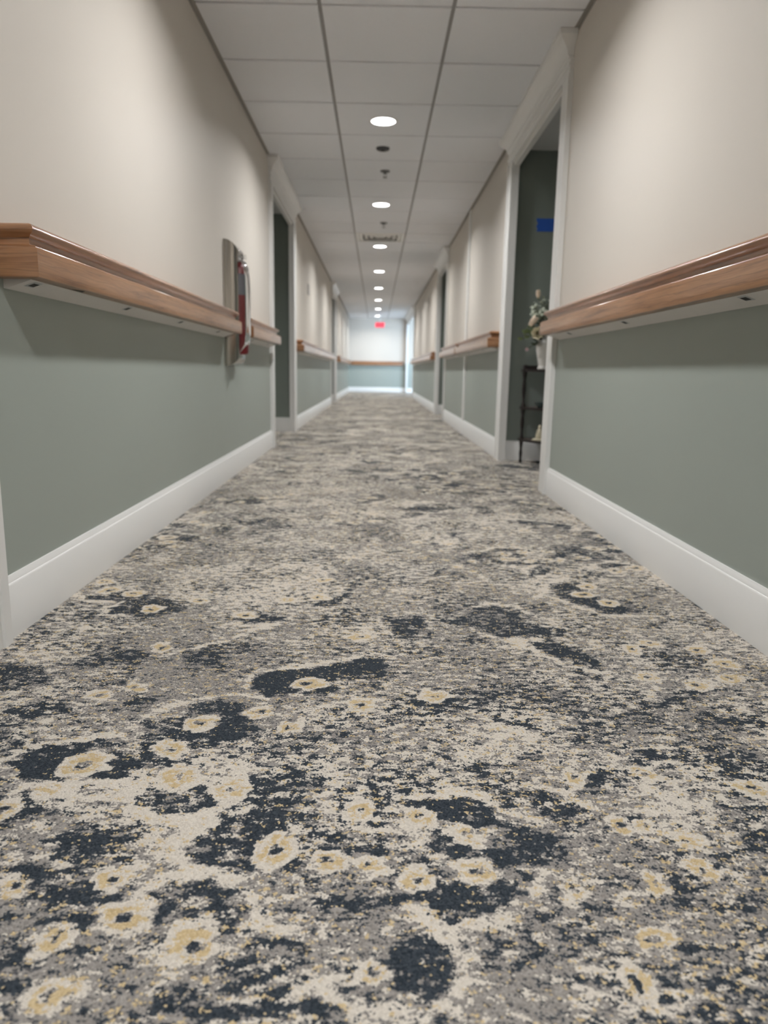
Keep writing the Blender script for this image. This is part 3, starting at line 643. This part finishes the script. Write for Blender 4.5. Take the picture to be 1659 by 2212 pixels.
for i in range(n+1):       # bubble: bulged sheet
    v = i/n; row = []
    for j in range(n+1):
        u = j/n; b = (1-(2*u-1)**6)*(1-(2*v-1)**8)
        row.append((XL+.061+.056*b, iy0+(iy1-iy0)*u, iz0+.0+(iz1-iz0)*v))
    rows.append(row)
mb.grid(rows); mb.obj('bubble_cover', M['acrylic'], t)
mb = MB(); 
for y_, z_ in ((iy0, 0), (iy1, 0)): mb.box(XL+.058, XL+.064, y_-.004, y_+.004, iz0, iz1)
for z_ in (iz0, iz1): mb.box(XL+.058, XL+.064, iy0-.004, iy1+.004, z_-.004, z_+.004)
mb.obj('bubble_rim', M['plastic'], t)
# extinguisher inside
fx, fy, fb = XL+.058, (iy0+iy1)/2, iz0+.003; fr = .050
t = thing('fire_extinguisher', 'red fire extinguisher with grey label inside the steel cabinet', 'fire extinguisher', (fx, fy, fb))
mb = MB(); mb.lathe([(0, 0), (fr*.86, 0), (fr, .012), (fr, .455), (fr*.96, .477), (fr*.8, .498), (fr*.5, .512), (.018, .517), (.016, .527)], (fx, fy, fb), 28, cap=False); cyl = mb.obj('cylinder', M['red'], t)
mb = MB(); mb.lathe([(fr+.0006, .335), (fr+.0006, .452)], (fx, fy, fb), 28, cap=False); mb.obj('label_band', M['label'], cyl)['label'] = 'grey printed label band'
mb = MB(); mb.lathe([(.017, .525), (.017, .545), (.012, .549), (.012, .556)], (fx, fy, fb), 14); val = mb.obj('valve', M['chrome'], t)
mb = MB(); mb.box(fx-.008, fx+.044, fy-.010, fy+.010, fb+.553, fb+.558); mb.box(fx-.008, fx+.002, fy-.010, fy+.010, fb+.553, fb+.562); mb.obj('lever', M['chrome'], val)
mb = MB(); mb.box(fx-.006, fx+.046, fy-.009, fy+.009, fb+.538, fb+.543); mb.obj('carry_handle', M['chrome'], t)
mb = MB(); mb.lathe([(0, -.034), (.013, -.034), (.015, -.03), (.015, -.016), (0, -.016)], (fx, fy, fb+.535), 16, axis='Y'); mb.obj('pressure_gauge', M['labelwhite'], val)
mb = MB(); mb.tube([(fx+.014, fy+.010, fb+.535), (fx+.035, fy+.030, fb+.52), (fx+.026, fy+.048, fb+.47), (fx+.014, fy+.055, fb+.3), (fx+.010, fy+.056, fb+.19)], [.006, .006, .006, .006, .008], 8); mb.obj('hose', M['black'], t)

# room sign, tape
mb = MB(); mb.box(XL, XL+.008, 9.31, 9.51, 1.565, 1.685); mb.box(XL+.008, XL+.010, 9.325, 9.495, 1.58, 1.67); tag(mb.obj('room_sign', M['sign']), 'small plain grey sign plate on the left wall past the first opening', 'sign')
YA = 5.43
mb = MB(); P = [(1.116, 1.722), (1.30, 1.722), (1.30, 1.634), (1.120, 1.634), (1.126, 1.652), (1.117, 1.668), (1.128, 1.688), (1.119, 1.704)]
mb.face([(x, YA-.0012, z) for x, z in P]); mb.face([(x, YA-.0001, z) for x, z in P]); mb.grid([[(x, YA-.0012, z) for x, z in P], [(x, YA-.0001, z) for x, z in P]], True, 0, False)
tag(mb.obj('tape_strip', M['tape']), 'torn strip of blue masking tape on the green alcove wall', 'tape')

# ---------------------------------------------------------------- corner shelf with vase and flowers in the right alcove
SX, SY = 1.067, 5.30          # left post
RXp, RYp = 1.49, 4.93         # right-hand post near the back wall
CXp, CYp = 1.49, 5.375
t = thing('corner_shelf', 'dark mahogany three-tier corner shelf with turned posts in the alcove', 'shelf', ((SX+RXp)/2, 5.2, 0))
def post(nm, x, y):
    pr = [(0, 0), (.010, 0), (.012, .012), (.0085, .03), (.0125, .07), (.009, .10), (.013, .135), (.015, .15), (.015, .185), (.010, .20), (.0085, .23), (.0135, .27), (.0145, .30), (.0095, .345), (.014, .37), (.016, .385), (.016, .42), (.010, .432), (.0085, .46), (.013, .50), (.0145, .53), (.0095, .60), (.014, .628), (.016, .64), (.016, .676), (.009, .682), (.012, .693), (.008, .703), (0, .706)]
    mb = MB(); mb.lathe(pr, (x, y, 0), 14, cap=False); mb.obj(nm, M['mahogany'], t)
post('post', SX, SY); post('post', CXp, CYp); post('post', RXp, RYp)
for zt in (.175, .405, .672):
    P = [(CXp+.012, CYp+.012), (SX-.010, CYp+.012), (SX-.016, SY-.012)]
    a0 = Vector((SX-.004, SY-.02)); a1 = Vector((RXp-.02, RYp-.004)); 
    for i in range(9):
        s = i/8; p = a0.lerp(a1, s); bul = .085*math.sin(math.pi*s); nrm = Vector((-(a1-a0).y, (a1-a0).x)).normalized(); p = p-nrm*bul if nrm.y > 0 else p+nrm*bul
        P.append((p.x, p.y))
    P.append((CXp+.012, RYp-.016))
    mb = MB(); c3 = [[(x, y, z) for x, y in P] for z in (zt-.018, zt)]; mb.grid(c3, True, 0, False); mb.face(c3[0]); mb.face(c3[1], 1); mb.obj('shelf_board', [M['mahogany'], M['mahogany_top']], t)
mb = MB(); mb.box(SX, CXp, CYp-.004, CYp+.006, .672, .70); mb.obj('back_rail', M['mahogany'], t)

VX, VY, VZ = 1.188, 5.18, .672
mb = MB(); mb.lathe([(0, .001), (.058, .001), (.060, .012), (.054, .02), (.056, .04), (.066, .09), (.075, .135), (.079, .165), (.076, .185), (.062, .203), (.050, .212), (.048, .224), (.055, .232), (.050, .232), (.043, .222), (.040, .20)], (VX, VY, VZ), 28, cap=False)
vs = mb.obj('vase', M['ceramic']); tag(vs, 'white stoneware vase of flowers on the top board of the corner shelf', 'vase')
def petal(mb, c, fwd, up, L, W, cup, mi=0):
    """a cupped petal rooted at c, growing along fwd, curling towards up"""
    fwd, up = Vector(fwd).normalized(), Vector(up).normalized(); sd = fwd.cross(up).normalized(); up = sd.cross(fwd); rows = []
    for i in range(6):
        u = i/5; wd = W*math.sin(math.pi*(.12+.80*u))**.8; hgt = cup*L*(u**1.6)
        rows.append([Vector(c)+fwd*L*u*(1-.25*cup*u)+sd*wd*s+up*(hgt+abs(s)*wd*.5) for s in (-1, -.5, 0, .5, 1)])
    mb.grid(rows, False, mi)
def leaf(mb, c, fwd, up, L, W, mi=0):
    fwd, up = Vector(fwd).normalized(), Vector(up).normalized(); sd = fwd.cross(up).normalized(); up = sd.cross(fwd); rows = []
    for i in range(6):
        u = i/5; wd = W*math.sin(math.pi*min(1, .05+.95*u))**.9+.0006
        rows.append([Vector(c)+fwd*L*u+sd*wd*s+up*(L*.25*(u-u*u)-L*.10*u*u+abs(s)*wd*.3) for s in (-1, 0, 1)])
    mb.grid(rows, False, mi)
MOUTH = Vector((VX, VY, VZ+.215))
def flower(nm, label, cat, head, facing, kind, R, group=None):
    t = thing(nm, label, cat, MOUTH, group); head = Vector(head); f = Vector(facing).normalized()
    u = f.cross(Vector((.1, .2, 1))).normalized(); v = f.cross(u)
    mid = (MOUTH+head)*.5+Vector((.015, 0, .02)); base = head-f*R*.5
    mb = MB(); mb.tube([MOUTH-Vector((0, 0, .04)), MOUTH+Vector((0, 0, .01)), mid, base], .0028, 6); mb.obj('stem', M['stem'], t)
    if kind == 'open':
        for ring, (n, tilt, L, W) in enumerate(((7, .35, 1.0, .50), (6, .75, .85, .46), (5, 1.2, .62, .36))):
            for i in range(n):
                a = 2*math.pi*(i+.37*ring)/n; rad = u*math.cos(a)+v*math.sin(a)
                mb = MB(); petal(mb, base+rad*R*.08, rad*math.cos(tilt)+f*math.sin(tilt)*1.0, f*math.cos(tilt)-rad*math.sin(tilt)*.8, R*L*1.25, R*W, .35); mb.obj('petal', M['petal_cream'], t)
        mb = MB(); c = base+f*R*.35
        for i in range(14):
            a = i*2.4; r_ = R*.26*math.sqrt(i/14); p = c+(u*math.cos(a)+v*math.sin(a))*r_; mb.tube([base+f*R*.05, p], R*.05, 5)
        mb.obj('heart', M['petal_yellow'], t)
    elif kind == 'bud':
        for ring, (n, W, L) in enumerate(((4, .62, 2.3), (3, .5, 2.0))):
            for i in range(n):
                a = 2*math.pi*(i+.5*ring)/n; rad = u*math.cos(a)+v*math.sin(a)
                mb = MB(); petal(mb, base+rad*R*(.30-.1*ring), f*.95+rad*(.30-.1*ring), -rad, R*L, R*W, .16); mb.obj('petal', M['petal_blush'], t)
        mb = MB(); mb.lathe([(R*.12, -R*.3), (R*.34, -R*.05), (R*.28, R*.3)], (0, 0, 0), 8); 
        rot = f.to_track_quat('Z', 'Y').to_matrix(); mb.v = [tuple(base+rot @ Vector(p)) for p in mb.v]; mb.obj('calyx', M['leaf_green'], t)
    else:
        for i in range(5):
            a = 2*math.pi*i/5; rad = u*math.cos(a)+v*math.sin(a)
            mb = MB(); petal(mb, base, rad+f*.4, f, R, R*.42, .3); mb.obj('petal', M['petal_pink'], t)
    return t
G = 'stems in the white vase'
flower('rose', 'open cream rose with a yellow heart, lowest big bloom of the vase', 'flower', (1.094, 5.075, .912), (-.25, -1, .12), 'open', .044, G)
flower('rosebud', 'slanting blush rosebud just above the open cream rose', 'flower', (1.052, 5.10, .975), (.55, -.3, .85), 'bud', .034, G)
flower('rosebud', 'small pale bud at the very top of the bouquet', 'flower', (1.105, 5.17, 1.165), (-.1, -.1, 1), 'bud', .024, G)
flower('blossom', 'tiny pink blossom drooping beside the vase', 'flower', (1.035, 5.12, .806), (-.3, -1, -.1), 'small', .018, G)
def spray(nm, label, tips, m, L, W, n):
    t = thing(nm, label, 'foliage', MOUTH, G); lv = 0
    for tip in tips:
        tip = Vector(tip); mid = (MOUTH+tip)*.5+Vector((.012, 0, .03)); mb = MB()
        pts = [MOUTH-Vector((0, 0, .03)), MOUTH, mid, tip]; mb.tube(pts, .002, 5); mb.obj('stem', M['stem'], t)
        for i in range(n):
            s = .35+.65*i/(n-1); p = mid.lerp(tip, (s-.35)/.65) if s > .35 else mid
            dr = (tip-mid).normalized(); a = i*2.4+lv; sd = Vector((math.cos(a), math.sin(a), .3)); sd = (sd-dr*sd.dot(dr)).normalized()
            mb = MB(); leaf(mb, p, dr*.55+sd, dr, L*random.uniform(.8, 1.15), W, 0); mb.obj('leaf', M[m], t)
        lv += 1.1
spray('silver_foliage', 'pale silvery leaf spray filling the top of the bouquet', [(1.085, 5.14, 1.085), (1.125, 5.16, 1.125), (1.16, 5.15, 1.10), (1.058, 5.13, 1.055), (1.13, 5.12, 1.06), (1.19, 5.18, 1.13), (1.10, 5.1, 1.04), (1.15, 5.2, 1.15), (1.07, 5.16, 1.10)], 'leaf_silver', .040, .012, 10)
spray('green_foliage', 'green leafy stems hanging out to the left of the roses', [(1.005, 5.12, .878), (1.03, 5.11, .915), (1.045, 5.14, .93)], 'leaf_green', .05, .011, 7)
spray('dark_foliage', 'dark green leaves tucked behind the cream rose', [(1.13, 5.12, .965), (1.15, 5.10, .985), (1.10, 5.13, .875), (1.16, 5.08, .93), (1.12, 5.16, .85)], 'leaf_dark', .055, .017, 8)

# small things on the lower boards
c = (1.168, 5.165, .175); t = thing('figurine', 'cream porcelain figurine with a pointed top on the lowest shelf board', 'figurine', c)
mb = MB(); mb.lathe([(0, .0005), (.052, .0005), (.054, .008), (.044, .014), (.02, .018), (0, .018)], c, 20, cap=False); mb.obj('base', M['figure'], t)
mb = MB(); mb.lathe([(.026, .014), (.030, .03), (.024, .055), (.015, .078), (.010, .086), (.013, .092), (.011, .102), (.005, .110), (0, .114)], c, 16, cap=False); mb.obj('body', M['figure'], t)
for s in (-1, 1):
    mb = MB(); petal(mb, (c[0]+s*.018, c[1], c[2]+.012), (s*.30, -.1, 1), (-s, -.2, .3), .068, .016, .2); mb.obj('wing', M['figure'], t)
c = (1.165, 5.16, .405); mb = MB(); mb.lathe([(0, .001), (.022, .001), (.026, .006), (.045, .022), (.052, .040), (.048, .040), (.040, .024), (0, .010)], c, 20, cap=False)
tag(mb.obj('bowl', M['tealglass']), 'small dark teal bowl on the middle shelf board', 'bowl')
